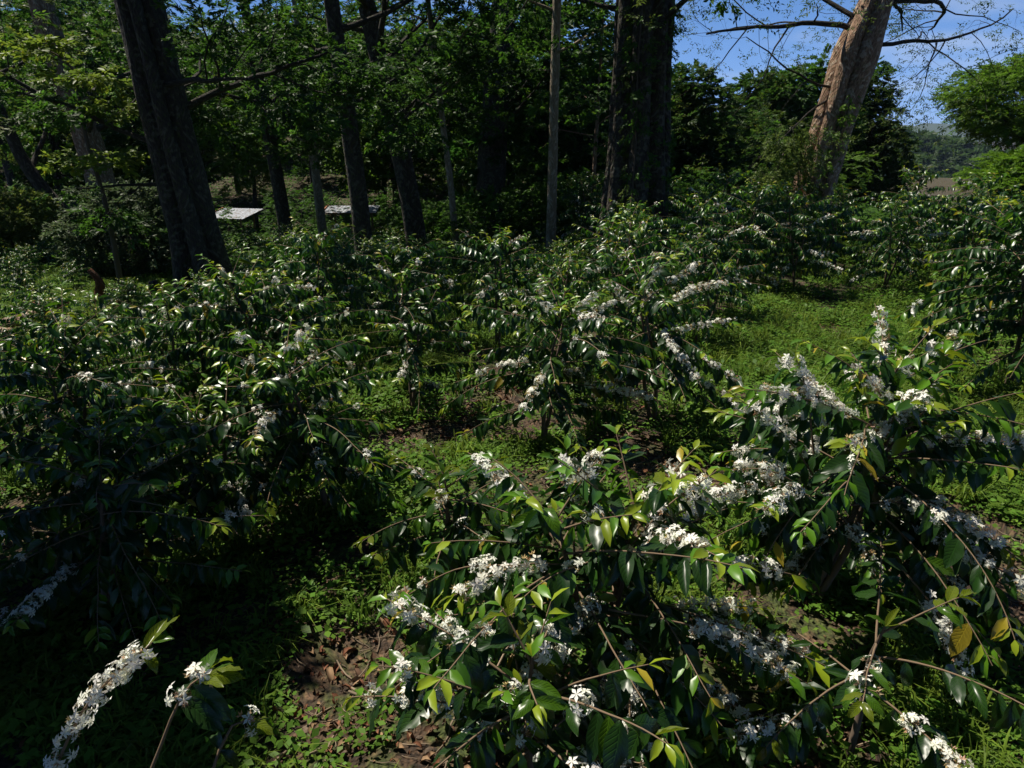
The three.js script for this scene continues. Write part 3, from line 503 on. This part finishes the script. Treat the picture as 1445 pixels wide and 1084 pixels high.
{
  const r = rngOf(63), leafage = GREEN.mid, looks = [['broad-leaved undergrowth bush at the edge of the wood', leafage], ['fine-leaved undergrowth bush at the edge of the wood', leafage], ['dense-leaved undergrowth bush at the edge of the wood', leafage]];
  for (let i = 0; i < 46; i++) { const u = -0.85 + 1.25 * (i + r()) / 46, d = 21 + r() * 8, k = looks[(r(), i % 3)], s = 0.7 + r() * 0.7, x = u * d; if (Math.abs(u + 0.41) < 0.06 || Math.abs(u + 0.245) < 0.06) continue; LOBED.push(['bush', `${s < 0.95 ? 'small' : s < 1.2 ? 'middling' : 'large'} ${k[0]} near ${nearMark(x * 20 / d, -20)}`, { x, z: -d, cy: H(x, -d) + 0.75 * s, rx: 1.1 * s, ry: 0.8 * s, lobes: 12, per: 64, lobe: 0.5 * s, size: 0.22, tr: 0.05, cols: k[1], kind: ['broad', 'fine', 'dense'][i % 3], group: 'undergrowth bushes at the edge of the wood' }]); }
}
LOBED.forEach(([n, l, o], i) => lobedTree(500 + i, n, l, o));
// unseen trees round the camera; all but the first added to block sky light
[[-8.4, -3.4, 6.6, 1.6, 1.1, [1.9, -0.5]], [-12, 3, 8, 4.2, 3], [-4.5, 10.5, 9, 4.5, 3], [4.5, 9.5, 8.5, 4.3, 3], [11.5, 3.5, 8.5, 4.2, 3], [13, -4.5, 8, 3.2, 2.4], [-13.5, -5.5, 7.5, 3, 2.4], [7.2, -0.2, 11, 4.2, 2], [-0.5, 4.6, 11, 4.4, 2], [-6.5, 4.4, 10.5, 3.4, 2]].forEach(([x, z, cy, rx, ry, off], i) =>
  lobedTree(560 + i, 'broad_tree', ['overhanging shade tree whose bough darkens the shaded border', 'added sky-blocking tree by the shaded border', 'wide added sky-blocking tree behind the small shrub in deep shade', 'wide added sky-blocking tree behind the low blossoming shrub', 'added sky-blocking tree beside the big bushy shrub', 'added sky-blocking tree beyond the big bushy shrub', 'added sky-blocking tree beyond the shaded border', 'tall added sky-blocking tree arching over the weedy clearing', 'tall added sky-blocking tree arching over the low blossoming shrub', 'tall added sky-blocking tree arching over the small shrub in deep shade'][i], { x, z, cy, rx, ry, lobes: 26, per: 70, lobe: rx * 0.42, size: 0.7, tr: 0.3, cols: GREEN.mid, kind: 'dense', off }));
// the wood that closes the view to the left: single trees up the slope
{
  const r = rngOf(91); let i = 0;
  const kinds = [['dark evergreen', GREEN.deep, 'dense'], ['mid green', GREEN.mid, 'broad'], ['feathery', GREEN.mid, 'fine']];
  for (let d = 27; d < 75; d += 5 + d * 0.05) for (let u = -0.95; u < 0.42 - (d > 40 ? 0.14 : 0); u += 5.2 / d) {
    const x = (u + (r() - 0.5) * 0.06) * d, z = -d - (r() - 0.5) * 3, k = kinds[Math.floor(r() * 3)], s = 0.8 + r() * 0.5, gy = H(x, z);
    if (Math.hypot(x + 13, z + 29) < 5 || Math.hypot(x + 11, z + 26) < 3.5 || Math.hypot(x + 6.4, z + 26.5) < 3.6) continue;
    const tall = u > 0.18 ? 0.55 : u < -0.5 ? 1.75 : u < -0.2 ? 1.4 : 1;
    lobedTree(600 + i++, 'wood_tree', `${s < 0.95 ? 'smaller' : s < 1.15 ? 'middling' : 'larger'} ${k[0]} tree ${d > 48 ? 'high on the slope' : d > 33 ? 'half way up the slope' : 'at the foot of the slope'} beyond ${nearMark(x * 22 / d, -22)}`, { x, z, cy: gy + (2.2 + r() * 3.2) * s * tall, rx: 2.5 * s, ry: (2.2 + r() * 1.4) * s * tall, lobes: 18, per: 80, lobe: 1.1 * s, size: 0.48 * s, tr: 0.2 * s, cols: (() => { const w = 0.78 + r() * 0.5, y = 0.85 + r() * 0.5; return k[1].map((c) => [c[0] * w * y, c[1] * w, c[2] * w]); })(), kind: k[2], group: 'trees of the wood on the slope' });
  }
  console.log('wood', i);
}

// ------------------------------------------------------------------ far hills
{
  const hill = (name, x0, x1, z, prof, depth, label, mat, bump) => {
    const pos = [], idx = [], uv = [], N = 120, K = 14;
    for (let i = 0; i <= N; i++) { const x = lerp(x0, x1, i / N), top = prof(x); for (let k = 0; k <= K; k++) { const t = k / K, y = lerp(-60, top, Math.sin(t * Math.PI / 2)) + bump * fbm2(x / depth * 9, t * 9, 4), zz = z + depth * (1 - t); pos.push(x, y, zz); uv.push(x / 12, zz / 12); } }
    for (let i = 0; i < N; i++) for (let k = 0; k < K; k++) { const a = i * (K + 1) + k; idx.push(a, a + 1, a + K + 1, a + 1, a + K + 2, a + K + 1); }
    topMesh(name, geoOf(pos, idx, uv), mat, { kind: 'structure', label, category: 'hill' });
  };
  const wood = (c) => new THREE.MeshStandardMaterial({ color: c, roughness: 1, side: THREE.DoubleSide });
  hill('wooded_hill', 20, 420, -380, (x) => 2 - 8 * smooth(90, 250, x) - 20 * smooth(205, 300, x), 140, 'dark wooded hill sinking into the blue valley', wood(lin(0.035, 0.06, 0.02)), 5);
  hill('far_hill', 300, 3600, -3000, (x) => 12 + 10 * n2(x / 500, 3) - 40 * smooth(1900, 3200, x), 900, 'far blue hill on the horizon', wood(lin(0.04, 0.06, 0.03)), 14);
  const r = rngOf(8), ms = [], cs = [];
  for (let i = 0; i < 2600; i++) { const x = lerp(60, 330, r()), t = 0.35 + 0.65 * r(), top = 2 - 8 * smooth(90, 250, x) - 20 * smooth(205, 300, x); ms.push(frame(V(x, lerp(-60, top, Math.sin(t * Math.PI / 2)) + r() * 5, -380 + 140 * (1 - t)), V(r() - 0.5, r() * 0.4, r() - 0.5), V(0, 1, 0), 0, 5 + r() * 4)); const g = 0.7 + r() * 0.7; cs.push(lin(0.04 * g, 0.075 * g, 0.02 * g)); }
  stuff(scene, 'forest', SPRIGS.dense[0], M.treeLeaf, ms, cs, { label: 'far-off dark forest covering the hill above the valley', category: 'forest' });
}

// ------------------------------------------------------------------ sheds
const roofTex = dataTex(128, 128, (u, v) => { const a = tile3(u, v * 0.3, 14, 4, 9), q = smooth(0.12, 0.4, tile3(u, v, 9, 4, 40)); return [lerp(0.74 + a * 0.2, 0.45, q), lerp(0.77 + a * 0.2, 0.33, q), lerp(0.82 + a * 0.2, 0.25, q)]; });
function shed(label, x, z, turn, w, d, h, pitch, boards) {
  const t = thing('shed', label, 'shed'); t.position.set(x, H(x, z), z); t.rotation.y = turn;
  const wood = new THREE.MeshStandardMaterial({ color: lin(0.2, 0.13, 0.085), roughness: 0.9 }), metal = new THREE.MeshStandardMaterial({ map: roofTex, color: lin(0.5, 0.5, 0.5), roughness: 0.55, metalness: 0.3, side: THREE.DoubleSide });
  for (const sx of [-1, 1]) for (const sz of [-1, 1]) { const g = new THREE.CylinderGeometry(0.035, 0.045, h + 0.4, 7); g.translate(sx * (w / 2 - 0.12), h / 2 - 0.2, sz * (d / 2 - 0.12)); part(t, 'post', g, wood); }
  for (const sz of [-1, 1]) { const g = new THREE.BoxGeometry(w + 0.1, 0.06, 0.05); g.translate(0, h - 0.02 - sz * pitch * d / 2, sz * (d / 2 - 0.12)); part(t, 'beam', g, wood); }
  for (let i = 0; i < boards; i++) for (const [bx, bz, ry, L] of [[0, d / 2 - 0.06, 0, w - 0.1], [w / 2 - 0.07, 0, Math.PI / 2, d - 0.2], [-w / 2 + 0.07, 0, Math.PI / 2, d - 0.2]]) { const g = new THREE.BoxGeometry(L, 0.13, 0.022); g.rotateY(ry); g.translate(bx, 0.12 + i * 0.15, bz); part(t, 'plank', g, wood); }
  const roof = part(t, 'roof', (() => { const pos = [], idx = [], uv = [], N = 60; for (let i = 0; i <= N; i++) for (let k = 0; k < 4; k++) { const px = lerp(-w / 2 - 0.2, w / 2 + 0.2, i / N), pz = (k % 2 ? 1 : -1) * (d / 2 + 0.2); pos.push(px, h + 0.05 - pitch * pz + 0.006 * Math.sin(i * Math.PI / 2) + (k > 1 ? 0.012 : 0), pz); uv.push(px, pz); } for (let i = 0; i < N; i++) for (const o of [0, 2]) { const a = i * 4 + o; idx.push(a, a + 4, a + 1, a + 1, a + 4, a + 5); } return geoOf(pos, idx, uv); })(), metal);
  const ridge = new THREE.BoxGeometry(0.05, 0.07, d + 0.44); ridge.rotateX(Math.atan(pitch)); ridge.translate(-w / 2 - 0.18, h + 0.07, 0); part(t, 'rusty_edge', ridge, new THREE.MeshStandardMaterial({ color: lin(0.3, 0.1, 0.05), roughness: 0.8 }));
  roof.userData.label = 'white sheet metal roof';
  return t;
}
shed('small wooden shed with sloping white metal roof beside the massive fluted trunk', -11.45, -28, -0.2, 1.45, 1.2, 1.02, 0.14, 2);
shed('open wooden shed with flat white metal roof behind the straight pole-like trunk', -6.35, -27, 0.05, 1.7, 0.9, 1.2, 0.1, 4);

// ------------------------------------------------------------------ stumps and logs
function stump(label, x, z, limbsAt, mat, name = 'mossy_stump') {
  const t = thing(name, label, name === 'mossy_stump' ? 'stump' : 'log'); t.position.set(x, H(x, z), z); const r = rngOf(x * 91 + z * 13 | 0);
  limbsAt.forEach((p, i) => { const pts = curvePts(p.map((q) => V(q[0], q[1], q[2])), 12), rad = pts.map((_, k) => { const u = k / 11 * (p.length - 1), a = Math.min(p.length - 2, Math.floor(u)); return lerp(p[a][3], p[a + 1][3], u - a); }); part(t, i ? 'prong' : 'trunk', tube(pts, rad, 14, (th, s, run) => 1 + 0.22 * n3(Math.cos(th) * 1.6, run * 4, Math.sin(th) * 1.6 + x) + 0.12 * n3(Math.cos(th) * 4, run * 9, Math.sin(th) * 4)), mat); });
}
stump('forked mossy orange-brown stump with one tall bent prong on the grass', -6.6, -10.5, [[[0, -0.1, 0, 0.13], [-0.04, 0.1, 0, 0.1], [-0.03, 0.3, 0, 0.08], [0.03, 0.5, 0.02, 0.06], [-0.1, 0.72, 0, 0.045]], [[0, 0.02, 0.02, 0.11], [0.2, 0.1, 0.05, 0.1], [0.42, 0.22, 0.05, 0.09]]], M.stumpMoss);
stump('T-shaped mossy stump with overhanging cap above the reddish log', -6.75, -9.4, [[[0, -0.2, 0, 0.14], [0.02, 0.1, 0, 0.1], [-0.02, 0.36, 0, 0.11], [-0.05, 0.42, 0, 0.08]], [[-0.16, 0.34, 0.02, 0.08], [0.1, 0.4, 0.02, 0.09], [0.34, 0.43, 0.03, 0.05]]], M.stumpMoss);
stump('short dark upright stump on the grass beside a second one', -6.75, -11.6, [[[0, -0.1, 0, 0.1], [0, 0.12, 0, 0.08], [0.01, 0.34, 0, 0.07]]], M.barkDark);
stump('second short dark stump with a knobbly head on the grass', -6.4, -11.8, [[[0, -0.1, 0, 0.12], [-0.02, 0.14, 0, 0.08], [-0.05, 0.36, 0, 0.07]]], M.barkDark);
stump('reddish weathered log lying below the T-shaped stump', -6.9, -8.8, [[[-0.5, 0.05, 0.2, 0.11], [0, 0.14, 0, 0.13], [0.35, 0.26, -0.1, 0.08]]], M.barkRed, 'fallen_log');
stump('split weathered log lying at the border of the young shrubs', -6.55, -8.0, [[[-0.7, 0.02, 0, 0.14], [0, 0.12, 0, 0.15], [0.4, 0.1, -0.05, 0.1]]], M.barkRed, 'fallen_log');

// ------------------------------------------------------------------ creepers and young trees
function creeper(seed, label, spine, reach, count, size, cols, kind, flat = 1) {
  const r = rngOf(seed), t = thing('creeper', label, 'creeper'), b = spine[0]; t.position.set(b[0], b[1], b[2]);
  const pts = curvePts(spine.map((p) => V(p[0] - b[0], p[1] - b[1], p[2] - b[2])), 16);
  part(t, 'stem', tube(pts, pts.map(() => 0.02), 5), M.treeTwig);
  const tips = []; for (let i = 0; i < count; i++) tips.push([pts[Math.floor(r() * 16)], V(r() - 0.5, -0.4, r() - 0.2)]);
  const [ms, cs] = sprigCloud(r, tips, 1, reach, flat, size, cols, 0.5);
  stuff(t, 'foliage', SPRIGS[kind][seed % 2], M.treeLeaf, ms, cs);
}
creeper(701, 'hanging yellow-green creeper draped over the foot of the leaning tree', [[6.9, 0, -16.4], [6.75, 1.4, -16.3], [6.4, 2.3, -16.2], [5.9, 1.3, -15.9]], 0.55, 420, 0.3, [[0.13, 0.19, 0.03], [0.1, 0.16, 0.03]], 'fine');
creeper(702, 'low tangle of green creeper around the base of the leaning tree', [[5.4, 0.2, -15.5], [6.2, 0.8, -15.6], [7.3, 0.4, -16.2], [8.2, 0.2, -16.3]], 0.5, 300, 0.28, GREEN.bright, 'broad', 0.8);
creeper(703, 'dark ivy climbing the shaded side of the huge upright trunk', [[2.5, 0.2, -14.5], [2.55, 2, -14.55], [2.5, 4, -14.6], [2.6, 6, -14.7]], 0.35, 300, 0.2, [...GREEN.mid, ...GREEN.olive], 'broad', 1.3);
creeper(704, 'thin ivy strands on the fluted edge of the huge upright trunk', [[3.2, 0.2, -14.9], [3.15, 2, -14.85], [3.1, 3.6, -14.9], [3.05, 5, -14.95]], 0.28, 170, 0.18, GREEN.mid, 'broad', 1.3);
creeper(705, 'green creeper sprouting from the sunlit bark of the leaning tree', [[7.5, 1.4, -16.55], [7.6, 2.4, -16.5], [7.75, 3.2, -16.5]], 0.25, 60, 0.16, GREEN.bright, 'broad', 1.2);
function padTree(seed, label, x, z, h, pads, cols, bark) {
  const r = rngOf(seed), t = thing('sapling', label, 'tree'), gy = H(x, z); t.position.set(x, gy, z);
  const pts = curvePts([V(0, -0.2, 0), V(0.08, h * 0.4, 0.05), V(-0.05, h * 0.75, 0), V(0.02, h, 0)], 14); part(t, 'trunk', tube(pts, pts.map((_, i) => lerp(0.06, 0.02, i / 13)), 7), bark);
  const tips = [];
  for (const [px, py, pz, rx] of pads) { const c = V(px - x, py - gy, pz - z), st = V(0, clamp(c.y - 0.25, 0.3, h), 0); part(t, 'limb', tube(curvePts([st, st.clone().lerp(c, 0.5).add(V(0, 0.05, 0)), c], 8), [0.03, 0.027, 0.024, 0.02, 0.017, 0.013, 0.01, 0.006], 5), bark); for (let k = 0; k < 26 * rx / 0.5; k++) tips.push([c.clone().add(V((r() - 0.5) * 2 * rx, (r() - 0.5) * 0.22, (r() - 0.5) * 2 * rx)), V(r() - 0.5, 0, r() - 0.5)]); }
  const [ms, cs] = sprigCloud(r, tips, 2, 0.18, 0.5, 0.3, cols); stuff(t, 'crown', SPRIGS.broad[seed % 2], M.treeLeaf, ms, cs);
}
padTree(711, 'young broad-leaved tree with flat sunlit yellow-green leaf tiers beside the massive fluted trunk', -7.7, -12.9, 4, [[-7.2, 3.4, -12.5, 0.5], [-7.35, 2.1, -12.4, 0.5], [-8.1, 3.9, -12.8, 0.4], [-6.9, 2.9, -12.3, 0.25]], [[0.17, 0.24, 0.025], [0.13, 0.2, 0.025]], M.treeTwig);

// ------------------------------------------------------------------ weeds, grass, leaf litter
{
  const r = rngOf(55);
  const patch = (seed, n, reach, leaf, hi) => {
    const q = rngOf(seed), pos = [], idx = [], col = [];
    for (let i = 0; i < n; i++) {
      const a = q() * TAU, d = Math.sqrt(q()) * reach, h = hi * (0.25 + q() * 0.75), c = V(Math.cos(a) * d, h, Math.sin(a) * d), b = q() * TAU;
      const dir = V(Math.cos(b), (q() - 0.35) * 0.9, Math.sin(b)).normalize(), l = leaf * (0.6 + q() * 0.8), tan = dir.clone().cross(V((q() - 0.5), 1, (q() - 0.5))).normalize();
      const k = pos.length / 3, g = 0.75 + q() * 0.5;
      [c, c.clone().addScaledVector(dir, l * 0.5).addScaledVector(tan, l * 0.3), c.clone().addScaledVector(dir, l), c.clone().addScaledVector(dir, l * 0.5).addScaledVector(tan, -l * 0.3)].forEach((v) => { pos.push(v.x, v.y, v.z); col.push(g, g, g); });
      idx.push(k, k + 1, k + 2, k, k + 2, k + 3);
    }
    return geoOf(pos, idx, null, col);
  };
  const tuft = (seed, n, reach, len) => {
    const q = rngOf(seed), pos = [], idx = [], col = [];
    for (let i = 0; i < n; i++) {
      const a = q() * TAU, d = q() * reach, b = q() * TAU, l = len * (0.5 + q() * 0.7), w = 0.0028 + q() * 0.002, out = 0.3 + q() * 0.7, c = V(Math.cos(a) * d, -0.01, Math.sin(a) * d), dx = Math.cos(b), dz = Math.sin(b), k = pos.length / 3, g = 0.8 + q() * 0.4;
      const m = c.clone().add(V(dx * l * out * 0.35, l * 0.6, dz * l * out * 0.35)), t = c.clone().add(V(dx * l * out * 0.95, l * (0.85 - out * 0.35), dz * l * out * 0.95));
      [[c, 1], [m, 0.8]].forEach(([v, s]) => { pos.push(v.x - dz * w * s, v.y, v.z + dx * w * s, v.x + dz * w * s, v.y, v.z - dx * w * s); }); pos.push(t.x, t.y, t.z); for (let z = 0; z < 5; z++) col.push(g, g, g);
      idx.push(k, k + 1, k + 2, k + 1, k + 3, k + 2, k + 2, k + 3, k + 4);
    }
    return geoOf(pos, idx, null, col);
  };
  const sets = [['weeds', patch(1, 34, 0.13, 0.034, 0.07), [], [], 'low green broad-leaved weeds covering the ground between the coffee shrubs'], ['undergrowth', patch(2, 26, 0.14, 0.045, 0.11), [], [], 'taller leafy undergrowth scattered between the coffee shrubs'], ['grass', tuft(3, 26, 0.07, 0.2), [], [], 'thin grass tufts in the clearing and along the gaps']];
  const bare = [[-0.85, -2.75, 0.3], [2.85, -3.3, 0.5], [4.4, -8.9, 0.35], [0.9, -5.0, 0.5], [-0.6, -5.6, 0.35], [-0.3, -2.2, 0.35], [1.6, -4.6, 0.4], [-0.2, -6.4, 0.3]];
  const bareAt = (x, z) => Math.max(0, ...bare.map(([a, b, c]) => 1 - Math.hypot(x - a, z - b) / c / 1.3 * (1 + 0.9 * fbm2(x * 3.1, z * 3.1, 3))));
  for (let i = 0; i < 60000; i++) {
    const d = 0.6 + Math.pow(r(), 0.75) * 17, x = (r() * 2 - 1) * (0.92 * d + 0.5), z = -d + r() * 0.2;
    const open = inClear(x, z) ? 1 : 0, cover = 0.34 + fbm2(x * 0.8, z * 0.8, 3) * 0.9 + open * 0.9 - bareAt(x, z) * (1.6 + open * 1.6); if (r() > cover) continue;
    const y = H(x, z), k = r() < 0.62 ? 0 : r() < 0.5 ? 1 : 2, s = (0.7 + r() * 0.6) * (1 + d * 0.03);
    const g = 0.8 + r() * 0.45, base = k === 2 ? [0.12, 0.2, 0.022] : [0.095, 0.195, 0.022];
    sets[k][2].push(mat4(V(x, y, z), [(r() - 0.5) * 0.2, r() * TAU, (r() - 0.5) * 0.2], s)); sets[k][3].push(lin(base[0] * g * (0.9 + r() * 0.3), base[1] * g, base[2] * g));
  }
  for (let i = 0; i < 9000; i++) {
    const d = 16 + Math.pow(r(), 1.4) * 50, x = (r() * 2 - 1) * 0.9 * d, z = -d, g = 0.7 + r() * 0.5, k = i % 2; if (x > 0.15 * d && d > 30) continue;
    sets[k][2].push(mat4(V(x, H(x, z), z), [0, r() * TAU, 0], V(3 + r() * 2, 2.4 + r() * 2, 3 + r() * 2))); sets[k][3].push(lin(0.06 * g, 0.14 * g, 0.014 * g));
  }
  for (const [n, g, ms, cs, label] of sets) stuff(scene, n, g, M.cover, ms, cs, { label, category: n });
  const dead = (() => { const g = leafGeo(1, 0.4, 4, 2, 1.6, 0.5, 0.1, 1); return tint(g, [1, 1, 1]); })();
  const ms = [], cs = [];
  for (let i = 0; i < 3600; i++) {
    let x, z; if (i < 1900) { const b = bare[Math.floor(r() * bare.length)], a = r() * TAU, q = Math.sqrt(r()) * b[2] * 1.5; x = b[0] + Math.cos(a) * q; z = b[1] + Math.sin(a) * q; } else { const d = 0.8 + r() * 9; x = (r() * 2 - 1) * (0.9 * d + 0.4); z = -d; }
    ms.push(mat4(V(x, H(x, z) + 0.008 + r() * 0.02, z), [(r() - 0.5) * 0.9, r() * TAU, (r() - 0.5) * 0.9], 0.025 + r() * r() * 0.12));
    const t = r(); cs.push(t < 0.45 ? lin(0.19, 0.075, 0.035) : t < 0.8 ? lin(0.26, 0.16, 0.085) : lin(0.11, 0.055, 0.03));
  }
  {
    const stick = tube(curvePts([V(-0.5, 0, 0), V(-0.1, 0.02, 0.05), V(0.2, 0, -0.02), V(0.5, 0.03, 0.03)], 6), [0.022, 0.02, 0.018, 0.015, 0.012, 0.006], 5), clod = new THREE.IcosahedronGeometry(1, 1), cp = clod.attributes.position;
    for (let i = 0; i < cp.count; i++) { const k = 1 + 0.3 * n3(cp.getX(i) * 1.5, cp.getY(i) * 1.5, cp.getZ(i) * 1.5); cp.setXYZ(i, cp.getX(i) * k, cp.getY(i) * k * 0.6, cp.getZ(i) * k); } clod.computeVertexNormals();
    const sm = [], sc = [], km = [], kc = [];
    for (let i = 0; i < 2600; i++) {
      let x, z; if (i % 2) { const b = bare[Math.floor(r() * bare.length)], a = r() * TAU, q = Math.sqrt(r()) * b[2] * 1.6; x = b[0] + Math.cos(a) * q; z = b[1] + Math.sin(a) * q; } else { const d = 0.8 + r() * 8; x = (r() * 2 - 1) * (0.9 * d + 0.4); z = -d; }
      const y = H(x, z), g = 0.6 + r() * 0.8;
      if (i % 5 < 2) { sm.push(mat4(V(x, y + 0.008, z), [(r() - 0.5) * 0.3, r() * TAU, (r() - 0.5) * 0.3], 0.06 + r() * r() * 0.3)); sc.push(lin(0.2 * g, 0.15 * g, 0.1 * g)); }
      else { km.push(mat4(V(x, y, z), [r(), r() * TAU, r()], 0.004 + r() * r() * r() * 0.03)); kc.push(lin(0.12 * g, 0.085 * g, 0.06 * g)); }
    }
    const wood = new THREE.MeshStandardMaterial({ color: 0xffffff, roughness: 0.95 });
    stuff(scene, 'debris', stick, wood, sm, sc, { label: 'thin dry twigs strewn over the ground', category: 'twigs' });
    stuff(scene, 'dirt', clod, wood, km, kc, { label: 'small clods of brown earth on the bare patches', category: 'soil' });
  }
  stuff(scene, 'litter', dead, M.litter, ms, cs, { label: 'curled brown fallen leaves on the bare earth', category: 'leaf litter' });
  console.log('cover', sets.map((s) => s[2].length));
}
renderer.render(scene, camera);
